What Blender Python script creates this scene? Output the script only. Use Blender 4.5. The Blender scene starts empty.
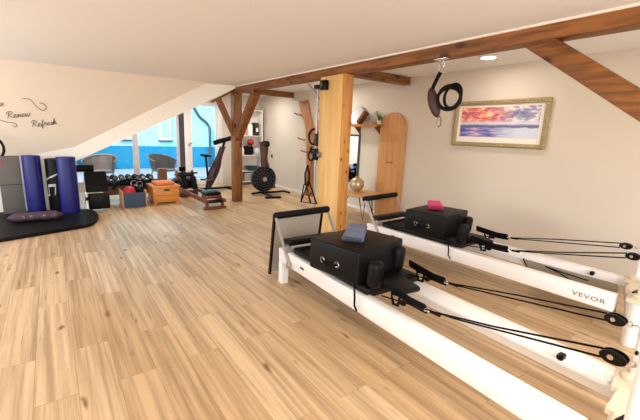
import bpy, bmesh, math, random
from mathutils import Vector, Matrix, Euler
random.seed(4)
PI = math.pi
SC = bpy.context.scene
COL = SC.collection

# ------------------------------------------------------------------ materials
def new_mat(name):
    m = bpy.data.materials.new(name); m.use_nodes = True
    nt = m.node_tree
    return m, nt, nt.nodes['Principled BSDF']

def srgb(r, g, b):
    f = lambda c: (c/255/12.92) if c/255 <= .04045 else ((c/255+.055)/1.055)**2.4
    return (f(r), f(g), f(b), 1)

def N(nt, kind, **kw):
    n = nt.nodes.new(kind)
    for k, v in kw.items():
        if k in n.inputs.keys(): n.inputs[k].default_value = v
        else: setattr(n, k, v)
    return n

def L(nt, a, ai, b, bi): nt.links.new(a.outputs[ai], b.inputs[bi])

def plain(name, col, rough=.5, metal=0, var=.06, scale=30, bump=0, bscale=200, coat=0, spec=.5):
    m, nt, b = new_mat(name)
    tc = N(nt, 'ShaderNodeTexCoord')
    no = N(nt, 'ShaderNodeTexNoise', Scale=scale, Detail=4)
    L(nt, tc, 'Object', no, 'Vector')
    mr = N(nt, 'ShaderNodeMapRange'); mr.inputs['To Min'].default_value = 1-var; mr.inputs['To Max'].default_value = 1+var
    L(nt, no, 'Fac', mr, 'Value')
    hs = N(nt, 'ShaderNodeHueSaturation'); hs.inputs['Color'].default_value = col
    L(nt, mr, 'Result', hs, 'Value'); L(nt, hs, 'Color', b, 'Base Color')
    b.inputs['Roughness'].default_value = rough; b.inputs['Metallic'].default_value = metal
    b.inputs['Coat Weight'].default_value = coat
    b.inputs['Specular IOR Level'].default_value = spec
    if bump:
        n2 = N(nt, 'ShaderNodeTexNoise', Scale=bscale, Detail=2); L(nt, tc, 'Object', n2, 'Vector')
        bp = N(nt, 'ShaderNodeBump', Strength=bump, Distance=.004); L(nt, n2, 'Fac', bp, 'Height'); L(nt, bp, 'Normal', b, 'Normal')
    return m

def wood(name, dark, light, axis='X', grain=26, along=1.4, rough=.5, knots=0, knotcol=None, bump=.25):
    m, nt, b = new_mat(name)
    tc = N(nt, 'ShaderNodeTexCoord'); mp = N(nt, 'ShaderNodeMapping')
    s = [grain, grain, grain]; s['XYZ'.index(axis)] = along
    mp.inputs['Scale'].default_value = s
    L(nt, tc, 'Object', mp, 'Vector')
    no = N(nt, 'ShaderNodeTexNoise', Scale=1, Detail=6, Roughness=.62, Distortion=.5); L(nt, mp, 'Vector', no, 'Vector')
    cr = N(nt, 'ShaderNodeValToRGB'); cr.color_ramp.elements[0].position = .3; cr.color_ramp.elements[1].position = .72
    cr.color_ramp.elements[0].color = dark; cr.color_ramp.elements[1].color = light
    L(nt, no, 'Fac', cr, 'Fac')
    out = (cr, 'Color')
    if knots:
        mp2 = N(nt, 'ShaderNodeMapping'); s2 = [knots]*3; s2['XYZ'.index(axis)] = knots*.55; mp2.inputs['Scale'].default_value = s2
        L(nt, tc, 'Object', mp2, 'Vector')
        vo = N(nt, 'ShaderNodeTexVoronoi', Scale=1); L(nt, mp2, 'Vector', vo, 'Vector')
        kr = N(nt, 'ShaderNodeValToRGB'); kr.color_ramp.elements[0].position = .10; kr.color_ramp.elements[1].position = .2
        kr.color_ramp.elements[0].color = (1,1,1,1); kr.color_ramp.elements[1].color = (0,0,0,1)
        L(nt, vo, 'Distance', kr, 'Fac')
        mx = N(nt, 'ShaderNodeMix', data_type='RGBA'); L(nt, kr, 'Color', mx, 0); L(nt, cr, 'Color', mx, 6)
        mx.inputs[7].default_value = knotcol or dark
        nt.links.new(mx.outputs[2], b.inputs['Base Color'])
    else: L(nt, cr, 'Color', b, 'Base Color')
    b.inputs['Roughness'].default_value = rough
    bp = N(nt, 'ShaderNodeBump', Strength=bump, Distance=.004); L(nt, no, 'Fac', bp, 'Height'); L(nt, bp, 'Normal', b, 'Normal')
    return m

def floor_mat():
    m, nt, b = new_mat('oak_planks')
    tc = N(nt, 'ShaderNodeTexCoord')
    br = N(nt, 'ShaderNodeTexBrick', Scale=1)
    br.offset = .37; br.offset_frequency = 2; br.squash = 1
    br.inputs['Brick Width'].default_value = 1.28; br.inputs['Row Height'].default_value = .192
    br.inputs['Mortar Size'].default_value = .0012; br.inputs['Mortar Smooth'].default_value = .3
    br.inputs['Color1'].default_value = srgb(220, 191, 151); br.inputs['Color2'].default_value = srgb(199, 165, 123)
    br.inputs['Mortar'].default_value = srgb(168, 128, 88)
    L(nt, tc, 'Object', br, 'Vector')
    # grain, shifted from plank to plank by the plank's own tone
    mp = N(nt, 'ShaderNodeMapping'); mp.inputs['Scale'].default_value = (.75, 24, 1)
    add = N(nt, 'ShaderNodeVectorMath', operation='MULTIPLY_ADD')
    L(nt, br, 'Color', add, 0); add.inputs[1].default_value = (60, 60, 60); L(nt, tc, 'Object', add, 2)
    L(nt, add, 'Vector', mp, 'Vector')
    no = N(nt, 'ShaderNodeTexNoise', Scale=1, Detail=7, Roughness=.62, Distortion=.25); L(nt, mp, 'Vector', no, 'Vector')
    gr = N(nt, 'ShaderNodeValToRGB')
    e = gr.color_ramp.elements; e[0].position = .36; e[0].color = (.50, .43, .36, 1); e[1].position = .60; e[1].color = (1.08, 1.08, 1.08, 1)
    L(nt, no, 'Fac', gr, 'Fac')
    mul = N(nt, 'ShaderNodeMix', data_type='RGBA', blend_type='MULTIPLY'); mul.inputs[0].default_value = .72
    L(nt, br, 'Color', mul, 6); L(nt, gr, 'Color', mul, 7)
    # knots and cracks
    mp2 = N(nt, 'ShaderNodeMapping'); mp2.inputs['Scale'].default_value = (2.4, 7.5, 1); L(nt, add, 'Vector', mp2, 'Vector')
    dn = N(nt, 'ShaderNodeTexNoise', Scale=3, Detail=2)
    L(nt, mp2, 'Vector', dn, 'Vector')
    vm = N(nt, 'ShaderNodeVectorMath', operation='MULTIPLY_ADD'); L(nt, dn, 'Color', vm, 0); vm.inputs[1].default_value = (.35, .35, 0); L(nt, mp2, 'Vector', vm, 2)
    vo = N(nt, 'ShaderNodeTexVoronoi', Scale=1); L(nt, vm, 'Vector', vo, 'Vector')
    kr = N(nt, 'ShaderNodeValToRGB'); k = kr.color_ramp.elements
    k[0].position = .05; k[0].color = (.9, .9, .9, 1); k[1].position = .16; k[1].color = (0, 0, 0, 1)
    L(nt, vo, 'Distance', kr, 'Fac')
    mx = N(nt, 'ShaderNodeMix', data_type='RGBA'); L(nt, kr, 'Color', mx, 0)
    # fine dark cracks along the grain, in patches
    mp3 = N(nt, 'ShaderNodeMapping'); mp3.inputs['Scale'].default_value = (2.6, 60, 1); L(nt, add, 'Vector', mp3, 'Vector')
    n3 = N(nt, 'ShaderNodeTexNoise', Scale=1, Detail=3, Roughness=.6, Distortion=.4); L(nt, mp3, 'Vector', n3, 'Vector')
    c3 = N(nt, 'ShaderNodeValToRGB'); q = c3.color_ramp.elements; q[0].position = .64; q[0].color = (0, 0, 0, 1); q[1].position = .74; q[1].color = (.75, .75, .75, 1)
    L(nt, n3, 'Fac', c3, 'Fac')
    m3 = N(nt, 'ShaderNodeMix', data_type='RGBA'); L(nt, c3, 'Color', m3, 0); nt.links.new(mul.outputs[2], m3.inputs[6]); m3.inputs[7].default_value = srgb(128, 88, 52)
    nt.links.new(m3.outputs[2], mx.inputs[6]); mx.inputs[7].default_value = srgb(120, 80, 48)
    nt.links.new(mx.outputs[2], b.inputs['Base Color'])
    b.inputs['Roughness'].default_value = .38; b.inputs['Specular IOR Level'].default_value = .45
    bp = N(nt, 'ShaderNodeBump', Strength=.12, Distance=.003); L(nt, no, 'Fac', bp, 'Height'); L(nt, bp, 'Normal', b, 'Normal')
    return m

def glass_mat():
    m = bpy.data.materials.new('window_glass'); m.use_nodes = True; nt = m.node_tree
    nt.nodes.remove(nt.nodes['Principled BSDF']); out = nt.nodes['Material Output']
    t = N(nt, 'ShaderNodeBsdfTransparent'); t.inputs['Color'].default_value = (.93, .98, 1, 1)
    g = N(nt, 'ShaderNodeBsdfGlossy'); g.inputs['Roughness'].default_value = .02
    fr = N(nt, 'ShaderNodeFresnel'); fr.inputs['IOR'].default_value = 1.3
    ms = N(nt, 'ShaderNodeMixShader'); L(nt, fr, 'Fac', ms, 'Fac')
    nt.links.new(t.outputs[0], ms.inputs[1]); nt.links.new(g.outputs[0], ms.inputs[2]); nt.links.new(ms.outputs[0], out.inputs['Surface'])
    return m

def emit(name, col, s):
    m, nt, b = new_mat(name)
    b.inputs['Base Color'].default_value = (.9, .9, .9, 1)
    b.inputs['Emission Color'].default_value = col; b.inputs['Emission Strength'].default_value = s
    return m

def painting_mat(w, h):
    """A sunset over water, laid out on the print's own object coordinates (x = width, z = height)."""
    m, nt, b = new_mat('sunset_print')
    tc = N(nt, 'ShaderNodeTexCoord'); sp = N(nt, 'ShaderNodeSeparateXYZ'); L(nt, tc, 'Object', sp, 'Vector')
    v = N(nt, 'ShaderNodeMapRange'); v.inputs['From Min'].default_value = -h/2; v.inputs['From Max'].default_value = h/2; L(nt, sp, 'Z', v, 'Value')
    u = N(nt, 'ShaderNodeMapRange'); u.inputs['From Min'].default_value = -w/2; u.inputs['From Max'].default_value = w/2; L(nt, sp, 'X', u, 'Value')
    mp = N(nt, 'ShaderNodeMapping'); mp.inputs['Scale'].default_value = (7, 1, 16); L(nt, tc, 'Object', mp, 'Vector')
    no = N(nt, 'ShaderNodeTexNoise', Scale=1, Detail=6, Roughness=.65, Distortion=.7); L(nt, mp, 'Vector', no, 'Vector')
    # cloud colours: fiery on the left to slate on the right
    ca = N(nt, 'ShaderNodeValToRGB'); e = ca.color_ramp.elements
    e[0].position = .34; e[0].color = srgb(96, 78, 130); e[1].position = .66; e[1].color = srgb(255, 238, 205)
    x = e.new(.42); x.color = srgb(186, 96, 124); x = e.new(.50); x.color = srgb(232, 128, 112); x = e.new(.58); x.color = srgb(246, 186, 148)
    cb = N(nt, 'ShaderNodeValToRGB'); e = cb.color_ramp.elements
    e[0].position = .36; e[0].color = srgb(84, 100, 140); e[1].position = .62; e[1].color = srgb(235, 225, 230)
    x = e.new(.5); x.color = srgb(150, 150, 180)
    L(nt, no, 'Fac', ca, 'Fac'); L(nt, no, 'Fac', cb, 'Fac')
    um = N(nt, 'ShaderNodeMapRange'); um.inputs['From Min'].default_value = .42; um.inputs['From Max'].default_value = .75; L(nt, u, 'Result', um, 'Value')
    sky = N(nt, 'ShaderNodeMix', data_type='RGBA'); L(nt, um, 'Result', sky, 0); L(nt, ca, 'Color', sky, 6); L(nt, cb, 'Color', sky, 7)
    # water colours
    mpw = N(nt, 'ShaderNodeMapping'); mpw.inputs['Scale'].default_value = (5, 1, 40); L(nt, tc, 'Object', mpw, 'Vector')
    nw = N(nt, 'ShaderNodeTexNoise', Scale=1, Detail=4); L(nt, mpw, 'Vector', nw, 'Vector')
    wa = N(nt, 'ShaderNodeValToRGB'); e = wa.color_ramp.elements
    e[0].position = .35; e[0].color = srgb(70, 75, 160); e[1].position = .68; e[1].color = srgb(235, 190, 205)
    x = e.new(.5); x.color = srgb(130, 130, 200); L(nt, nw, 'Fac', wa, 'Fac')
    lw = N(nt, 'ShaderNodeMix', data_type='RGBA'); L(nt, um, 'Result', lw, 0); L(nt, wa, 'Color', lw, 6); lw.inputs[7].default_value = srgb(205, 215, 235)
    # wobbling horizon bands
    wob = N(nt, 'ShaderNodeMath', operation='MULTIPLY_ADD'); L(nt, no, 'Fac', wob, 0); wob.inputs[1].default_value = .12; L(nt, v, 'Result', wob, 2)
    def above(src, key, t, wd):
        r = N(nt, 'ShaderNodeMapRange'); r.inputs['From Min'].default_value = t; r.inputs['From Max'].default_value = t+wd; L(nt, src, key, r, 'Value'); return r
    hill = above(wob, 'Value', .36, .03); haze = above(wob, 'Value', .44, .07); cloud = above(wob, 'Value', .52, .10)
    hc = N(nt, 'ShaderNodeMix', data_type='RGBA'); L(nt, hill, 'Result', hc, 0); nt.links.new(lw.outputs[2], hc.inputs[6]); hc.inputs[7].default_value = srgb(92, 95, 145)
    hz = N(nt, 'ShaderNodeMix', data_type='RGBA'); L(nt, haze, 'Result', hz, 0); nt.links.new(hc.outputs[2], hz.inputs[6]); hz.inputs[7].default_value = srgb(220, 215, 232)
    fin = N(nt, 'ShaderNodeMix', data_type='RGBA'); L(nt, cloud, 'Result', fin, 0); nt.links.new(hz.outputs[2], fin.inputs[6]); nt.links.new(sky.outputs[2], fin.inputs[7])
    nt.links.new(fin.outputs[2], b.inputs['Base Color']); b.inputs['Roughness'].default_value = .35
    return m

M = dict(
    floor=floor_mat(), glass=glass_mat(),
    ceil=plain('ceiling_paint', srgb(246, 247, 249), .85, var=.012, scale=2, bump=.08, bscale=60),
    wall=plain('warm_wall_paint', srgb(216, 205, 190), .8, var=.012, scale=2, bump=.1, bscale=90),
    slope=plain('cream_slope_paint', srgb(232, 219, 204), .85, var=.012, scale=2, bump=.08, bscale=60),
    trim=plain('trim_white', srgb(244, 238, 230), .6, var=.01),
    beam=wood('dark_stained_beam', srgb(80, 42, 12), srgb(160, 100, 42), 'X', 22, 2.2, .55, 5, srgb(60, 26, 10)),
    beamz=wood('dark_stained_post', srgb(84, 44, 14), srgb(158, 98, 44), 'Z', 22, 2.2, .55, 5, srgb(60, 26, 10)),
    beamy=wood('dark_stained_joist', srgb(98, 56, 20), srgb(166, 108, 52), 'Y', 22, 2.2, .55, 5, srgb(66, 32, 14)),
    pine=wood('pine_board', srgb(216, 168, 100), srgb(240, 202, 138), 'Z', 12, .7, .45),
    knotty=wood('knotty_pine', srgb(186, 120, 50), srgb(222, 160, 84), 'Z', 18, 1.2, .5, 12, srgb(84, 40, 12)),
    tree=wood('oak_tree_rack', srgb(150, 92, 44), srgb(200, 140, 78), 'Z', 20, 2, .5),
    arch=wood('arch_ply', srgb(190, 130, 74), srgb(212, 154, 96), 'Z', 14, .8, .45),
    pinelight=wood('light_pine', srgb(198, 142, 84), srgb(230, 180, 120), 'X', 18, 1.5, .5),
    crate=wood('honey_pine', srgb(196, 118, 42), srgb(232, 160, 78), 'Y', 22, 2, .45),
    rower=wood('walnut_rail', srgb(78, 36, 18), srgb(132, 70, 40), 'X', 22, 2, .4),
    white=plain('white_powder_coat', srgb(244, 240, 236), .35, var=.008, scale=4),
    cream=plain('cream_plate', srgb(232, 216, 188), .45, var=.01),
    black=plain('black_vinyl', srgb(15, 13, 14), .42, var=.12, bump=.15, bscale=350, spec=.16),
    blackmat=plain('black_rubber', srgb(14, 12, 15), .6, var=.15, bump=.2, bscale=250, spec=.16),
    blackpl=plain('black_plastic', srgb(10, 9, 10), .32, var=.1, spec=.2),
    strap=plain('black_webbing', srgb(14, 13, 17), .75, var=.2, bump=.3, bscale=500, spec=.1),
    rope=plain('black_rope', srgb(18, 15, 16), .7, var=.25, scale=300, spec=.1),
    maroon=plain('maroon_black_shell', srgb(58, 30, 36), .35, var=.1),
    brownshell=plain('dark_brown_shell', srgb(78, 46, 36), .38, var=.1),
    grey=plain('grey_foam', srgb(104, 98, 92), .8, var=.05, bump=.2),
    lgrey=plain('pale_grey_panel', srgb(176, 168, 156), .6, var=.06, scale=12),
    blue=plain('royal_blue_foam', srgb(16, 18, 104), .5, var=.05, bump=.25, bscale=120),
    chrome=plain('brushed_steel', srgb(205, 200, 195), .22, metal=1, var=.03),
    steel=plain('dark_steel', srgb(120, 118, 118), .3, metal=1, var=.05),
    silver=plain('silver_tube', srgb(190, 184, 180), .35, metal=.6, var=.03),
    purple=plain('mauve_cloth', srgb(78, 58, 66), .8, var=.22, scale=40, bump=.4, bscale=120),
    denim=plain('blue_grey_towel', srgb(112, 120, 146), .9, var=.5, scale=60, bump=.6, bscale=220),
    navy=plain('navy_towel_stripe', srgb(44, 50, 84), .9, var=.2, scale=60, bump=.5),
    pink=plain('pink_towel', srgb(226, 74, 134), .9, var=.12, scale=60, bump=.5, bscale=220),
    orange=plain('orange_cushion', srgb(216, 128, 82), .8, var=.08, bump=.3),
    slate=plain('slate_blue_felt', srgb(62, 78, 98), .85, var=.1, bump=.3),
    red=plain('red_rubber', srgb(196, 30, 42), .45, var=.08),
    redpink=plain('dusky_pink_board', srgb(214, 140, 142), .6),
    teal=plain('teal_plastic', srgb(30, 74, 80), .4),
    green=plain('dark_green_cover', srgb(38, 56, 46), .6),
    leaf=plain('leaf_green', srgb(74, 108, 48), .55, var=.3, scale=40),
    gold=plain('antique_gold', srgb(168, 152, 112), .5, metal=.4, var=.3, scale=60, bump=.6, bscale=90),
    paper=plain('white_mount', srgb(246, 240, 232), .7, var=.005),
    leather=plain('dark_brown_leather', srgb(62, 32, 26), .45, var=.15, bump=.3, bscale=180),
    ink=plain('brown_ink', srgb(92, 74, 62), .8),
    logo=plain('grey_logo', srgb(96, 92, 90), .5),
    wicker=plain('grey_brown_wicker', srgb(122, 104, 90), .7, var=.4, scale=60, bump=.9, bscale=70),
    cyan=plain('cyan_facade', srgb(160, 226, 228), .85, var=.04, scale=3),
    bluebase=plain('blue_plinth', srgb(12, 122, 152), .85, var=.08, scale=2),
    dgrey=plain('anthracite', srgb(66, 62, 76), .5),
    frame=plain('grey_white_frame', srgb(206, 198, 196), .45, var=.01),
    deck=plain('grey_deck', srgb(150, 146, 142), .8, var=.1),
    plate=plain('glazed_plate', srgb(214, 206, 194), .25, var=.04),
    mosaic=plain('brass_mosaic', srgb(196, 176, 140), .3, metal=.5, var=.5, scale=30, bump=.4, bscale=40),
    mirror=plain('mirror_glass', srgb(150, 156, 168), .03, metal=1, var=.0),
    clear=plain('pearl_ball', srgb(214, 214, 222), .15, var=.02),
    block=plain('brown_block', srgb(112, 66, 40), .6, var=.1),
    lamp=emit('lamp_diffuser', (1, .9, .76, 1), 14),
)

# ------------------------------------------------------------------ mesh helpers
class MB:
    def __init__(self): self.bm = bmesh.new()
    def _merge(self, b2, mat=None):
        if mat is not None: bmesh.ops.transform(b2, matrix=mat, verts=b2.verts)
        me = bpy.data.meshes.new('t'); b2.to_mesh(me); b2.free(); self.bm.from_mesh(me); bpy.data.meshes.remove(me)
        return self
    def box(self, c, s, rot=(0, 0, 0), bev=0, seg=2):
        b = bmesh.new(); bmesh.ops.create_cube(b, size=1)
        bmesh.ops.scale(b, vec=s, verts=b.verts)
        if bev: bmesh.ops.bevel(b, geom=b.edges[:], offset=min(bev, min(s)*.49), segments=seg, profile=.5, affect='EDGES')
        return self._merge(b, Matrix.Translation(c) @ Euler(rot).to_matrix().to_4x4())
    def b2(self, x0, x1, y0, y1, z0, z1, bev=0, seg=2):
        return self.box(((x0+x1)/2, (y0+y1)/2, (z0+z1)/2), (abs(x1-x0), abs(y1-y0), abs(z1-z0)), (0, 0, 0), bev, seg)
    def cyl(self, p0, p1, r, r2=None, seg=18):
        p0, p1 = Vector(p0), Vector(p1); d = p1-p0
        b = bmesh.new(); bmesh.ops.create_cone(b, cap_ends=True, segments=seg, radius1=r, radius2=r if r2 is None else r2, depth=d.length)
        q = Vector((0, 0, 1)).rotation_difference(d.normalized())
        return self._merge(b, Matrix.Translation((p0+p1)/2) @ q.to_matrix().to_4x4())
    def bar(self, p0, p1, w, h, up=(0, 0, 1), bev=0):
        """rectangular bar from p0 to p1: w across, h along `up`"""
        p0, p1 = Vector(p0), Vector(p1); x = (p1-p0); ln = x.length; x.normalize()
        y = Vector(up).cross(x).normalized(); z = x.cross(y)
        b = bmesh.new(); bmesh.ops.create_cube(b, size=1); bmesh.ops.scale(b, vec=(ln, w, h), verts=b.verts)
        if bev: bmesh.ops.bevel(b, geom=b.edges[:], offset=bev, segments=2, profile=.5, affect='EDGES')
        mt = Matrix((x, y, z)).transposed().to_4x4()
        return self._merge(b, Matrix.Translation((p0+p1)/2) @ mt)
    def sph(self, c, r, sc=(1, 1, 1), seg=20):
        b = bmesh.new(); bmesh.ops.create_uvsphere(b, u_segments=seg, v_segments=seg//2, radius=r)
        return self._merge(b, Matrix.Translation(c) @ Matrix.Diagonal((*sc, 1)))
    def lathe(self, prof, seg=24, c=(0, 0, 0), rot=(0, 0, 0), caps=True):
        b = bmesh.new(); rings = []
        for r, z in prof:
            rings.append([b.verts.new((r*math.cos(2*PI*i/seg), r*math.sin(2*PI*i/seg), z)) for i in range(seg)])
        for a, d in zip(rings, rings[1:]):
            for i in range(seg): b.faces.new((a[i], a[(i+1) % seg], d[(i+1) % seg], d[i]))
        if caps: b.faces.new(rings[0][::-1]); b.faces.new(rings[-1])
        bmesh.ops.recalc_face_normals(b, faces=b.faces)
        return self._merge(b, Matrix.Translation(c) @ Euler(rot).to_matrix().to_4x4())
    def tube(self, pts, r, seg=8, closed=False, flat=None, up=(0, 0, 1)):
        """round tube (or flat strap: r = half width, flat = half thickness) through the points"""
        P = [Vector(p) for p in pts]; b = bmesh.new(); rings = []; n = len(P); prev = None
        for i in range(n):
            a = P[i-1] if (i or closed) else P[0]; c = P[(i+1) % n] if (i < n-1 or closed) else P[-1]
            t = (c-a).normalized()
            if flat is not None: s = t.cross(Vector(up))
            elif prev is None: s = t.orthogonal()
            else: s = prev - t*prev.dot(t)
            s.normalize(); prev = s; u = t.cross(s)
            rings.append([b.verts.new(P[i] + s*math.cos(2*PI*k/seg)*r + u*math.sin(2*PI*k/seg)*(r if flat is None else flat)) for k in range(seg)])
        for i in range(n if closed else n-1):
            a, d = rings[i], rings[(i+1) % n]
            for k in range(seg): b.faces.new((a[k], a[(k+1) % seg], d[(k+1) % seg], d[k]))
        if not closed: b.faces.new(rings[0][::-1]); b.faces.new(rings[-1])
        bmesh.ops.recalc_face_normals(b, faces=b.faces)
        return self._merge(b)
    def torus(self, c, R, r, rot=(0, 0, 0), seg=32, sx=1):
        mt = Matrix.Translation(c) @ Euler(rot).to_matrix().to_4x4()
        return self.tube([mt @ Vector((R*sx*math.cos(2*PI*i/seg), R*math.sin(2*PI*i/seg), 0)) for i in range(seg)], r, 10, True)
    def prism(self, poly, off):
        """polygon of 3-D points swept by the vector off"""
        b = bmesh.new(); off = Vector(off)
        A = [b.verts.new(p) for p in poly]; B = [b.verts.new(Vector(p)+off) for p in poly]; n = len(A)
        b.faces.new(A); b.faces.new(B[::-1])
        for i in range(n): b.faces.new((A[i], B[i], B[(i+1) % n], A[(i+1) % n]))
        bmesh.ops.recalc_face_normals(b, faces=b.faces)
        return self._merge(b)
    def quadgrid(self, fn, nu, nv, th=None):
        b = bmesh.new(); g = [[b.verts.new(fn(i/nu, j/nv)) for j in range(nv+1)] for i in range(nu+1)]
        for i in range(nu):
            for j in range(nv): b.faces.new((g[i][j], g[i+1][j], g[i+1][j+1], g[i][j+1]))
        if th: bmesh.ops.solidify(b, geom=b.faces[:], thickness=th)
        bmesh.ops.recalc_face_normals(b, faces=b.faces)
        return self._merge(b)
    def build(self, name, mat, parent=None, loc=None, rot=None, ang=40):
        me = bpy.data.meshes.new(name); self.bm.to_mesh(me); self.bm.free()
        for p in me.polygons: p.use_smooth = True
        me.set_sharp_from_angle(angle=math.radians(ang))
        o = bpy.data.objects.new(name, me); me.materials.append(M[mat] if isinstance(mat, str) else mat); COL.objects.link(o)
        if parent: o.parent = parent
        if loc: o.location = loc
        if rot: o.rotation_euler = rot
        return o

def tag(o, label, cat, group=None):
    o['label'] = label; o['category'] = cat
    if group: o['group'] = group
    return o
def thing(name, label, cat, loc=(0, 0, 0), rz=0, group=None):
    o = bpy.data.objects.new(name, None); COL.objects.link(o); o.empty_display_size = .1
    o.location = loc; o.rotation_euler = (0, 0, rz)
    return tag(o, label, cat, group)
def struct(o): o['kind'] = 'structure'; return o
def dup(root, loc, rz, label, name=None):
    r = root.copy(); COL.objects.link(r); r.location = loc; r.rotation_euler = (0, 0, rz); r['label'] = label
    for ch in list(root.children):
        c = ch.copy(); COL.objects.link(c); c.parent = r
        for g in list(ch.children):
            d = g.copy(); COL.objects.link(d); d.parent = c
    return r
def arc(c, R, a0, a1, n, plane='XZ'):
    out = []
    for i in range(n+1):
        a = math.radians(a0+(a1-a0)*i/n); u, v = R*math.cos(a), R*math.sin(a)
        out.append({'XZ': (c[0]+u, c[1], c[2]+v), 'YZ': (c[0], c[1]+u, c[2]+v), 'XY': (c[0]+u, c[1]+v, c[2])}[plane])
    return out

# ------------------------------------------------------------------ the room (x = away along the boards, y = left, z = up)
ZL, ZR = 2.25, 2.37           # main ceiling, ceiling beyond the beam
YR = -4.78                    # right wall
XW = 9.40                     # window wall
XB = -3.0                     # wall behind the camera
YL = 2.6
struct(MB().b2(XB, XW+.2, YR-.1, YL, -.12, 0).build('floor', 'floor'))
struct(MB().b2(XB, 6.73, -2.95, YL, ZL, ZL+.3).build('ceiling', 'ceil'))
struct(MB().b2(XB, 6.73, YR-.1, -2.95, ZR, ZR+.18).b2(6.73, XW+.2, YR-.1, -.2, ZR, ZR+.18).build('ceiling', 'ceil'))
struct(MB().b2(XB, XW+.2, YR-.12, YR, 0, 2.6).build('wall_right', 'wall'))
# back wall; its wide opening behind the camera is added for the fill light
struct(MB().b2(XB-.12, XB, YR, -3.2, 0, 2.6).b2(XB-.12, XB, 1.6, YL, 0, 2.6).b2(XB-.12, XB, -3.2, 1.6, 0, .7).b2(XB-.12, XB, -3.2, 1.6, 2.15, 2.6).build('wall_back', 'wall'))
struct(MB().b2(XB, 7.4, YL, YL+.12, 0, .7).b2(XB, 7.4, YL, YL+.12, 2.0, 2.6).b2(XB, 2.6, YL, YL+.12, .7, 2.0).b2(4.6, 4.8, YL, YL+.12, .7, 2.0).b2(6.8, 7.4, YL, YL+.12, .7, 2.0).build('wall_left', 'wall'))  # openings added in this unseen wall for the side fill lights
# knee wall and the sloping ceiling above it
zk = lambda y: 1.05 + (y+.32)*(-.207)
struct(MB().prism([(7.40-.0, YL, 0), (7.40, -.32, 0), (7.30, -.32, zk(-.32)), (7.40, .56, zk(.56)), (7.40, YL, zk(.56))], (.1, 0, 0)).build('wall_knee', 'trim'))
slo = [(6.72, YL, 2.26), (6.72, -2.34, 2.26), (6.735, -2.34, 2.22), (7.30, -.32, 1.05), (7.39, .56, .86), (7.39, YL, .86)]
struct(MB().prism(slo, (.10, 0, .06)).build('wall_slope', 'slope'))
# raked face below the edge of the slope, on to the timber post
struct(MB().prism([(7.29, -.32, 1.05), (6.735, -2.34, 2.235), (6.735, -2.93, 2.26), (6.735, -2.93, 2.215), (6.735, -2.60, 2.03), (7.29, -.32, .82)], (.14, 0, 0)).build('trim_1', 'trim'))
struct(MB().b2(7.4, XW, -.32, -.22, 0, ZR).build('wall_cheek', 'wall'))
# window wall of the bay
wf = MB()
wf.b2(XW, XW+.2, -.32, YL*0-.22, 0, ZR).b2(XW, XW+.2, -3.70, -.32, 2.10, ZR).b2(XW, XW+.2, -2.60, -.32, 0, .12).b2(XW, XW+.2, YR, -3.70, 0, ZR)
struct(wf.build('wall_window', 'wall'))
def window(n, y0, y1, z0, z1):
    fr = struct(MB().b2(XW+.03, XW+.11, y0, y0+.06, z0, z1, .005).b2(XW+.03, XW+.11, y1-.06, y1, z0, z1, .005)
                .b2(XW+.03, XW+.11, y0+.06, y1-.06, z0, z0+.06, .005).b2(XW+.03, XW+.11, y0+.06, y1-.06, z1-.06, z1, .005).build(f'window_{n}', 'frame'))
    MB().b2(XW+.06, XW+.075, y0+.055, y1-.055, z0+.055, z1-.055).build('pane', 'glass', fr)
window(1, -1.60, -.32, .12, 2.10)
window(2, -2.60, -1.60, .12, 2.10)
dr = struct(MB().b2(XW+.0, XW+.11, -2.90, -2.72, .0, 2.10, .006).b2(XW+.0, XW+.11, -3.70, -3.54, .0, 2.10, .006)
            .b2(XW+.0, XW+.11, -3.54, -2.90, 0, .16, .006).b2(XW+.0, XW+.11, -3.54, -2.90, 2.02, 2.10, .006).build('door_1', 'white'))
MB().b2(XW+.05, XW+.065, -3.55, -2.89, .15, 2.03).build('pane', 'glass', dr)
MB().b2(XW-.03, XW, -2.83, -2.80, 1.0, 1.14, .004).cyl((XW-.05, -2.815, 1.08), (XW-.05, -2.93, 1.08), .01).cyl((XW-.05, -2.815, 1.08), (XW-.01, -2.815, 1.08), .01).build('door_handle', 'chrome', dr)
struct(MB().b2(XW+.02, XW+.12, -2.72, -2.60, 0, 2.10).build('trim_2', 'dgrey'))
# skirting, trim line over the beam
struct(MB().b2(-3, XW, YR, YR+.015, 0, .06, .003).build('baseboard_right', 'trim'))
struct(MB().b2(-3, 6.7, -2.935, -2.918, 2.235, 2.25).build('trim_3', 'trim'))

# ------------------------------------------------------------------ exposed timber
tag(MB().b2(XB+.01, 6.86, -3.09, -2.935, 2.135, 2.36, .008).build('timber_beam', 'beam'), 'long dark-stained timber beam running under the ceiling into the far post', 'beam')
tag(MB().b2(6.80, 6.97, -3.09, -2.92, 0, 2.36, .008).build('timber_post', 'beamz'), 'dark-stained timber post standing before the bay with the glass door', 'post')
tag(MB().bar((6.42, -3.01, 1.33), (5.60, -3.01, 2.18), .13, .13, (0, 1, 0), .006).build('timber_brace', 'beamz'), 'dark timber brace rising from the far post to the long beam', 'brace')
bpy.data.objects['timber_brace'].data.transform(Matrix.Translation((.42, 0, -.06)))
tag(MB().bar((6.89, -2.98, 1.30), (6.89, -2.61, 2.06), .10, .10, (1, 0, 0), .006).build('timber_brace', 'beamz'), 'dark timber brace rising from the far post to the short sloping rafter', 'brace')
tag(MB().bar((1.45, -3.01, 2.205), (.30, -3.01, 1.375), .142, .13, (0, 1, 0), .006).build('timber_brace', 'beam'), 'dark timber brace slanting down from the beam in front of the painting wall', 'brace')
tag(MB().bar((6.89, -2.90, 2.20), (6.89, -2.50, 1.965), .12, .10, (0, 0, 1), .006).build('timber_rafter', 'beamy'), 'short dark timber rafter sloping from the post top along the raked ceiling edge', 'rafter')
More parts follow.
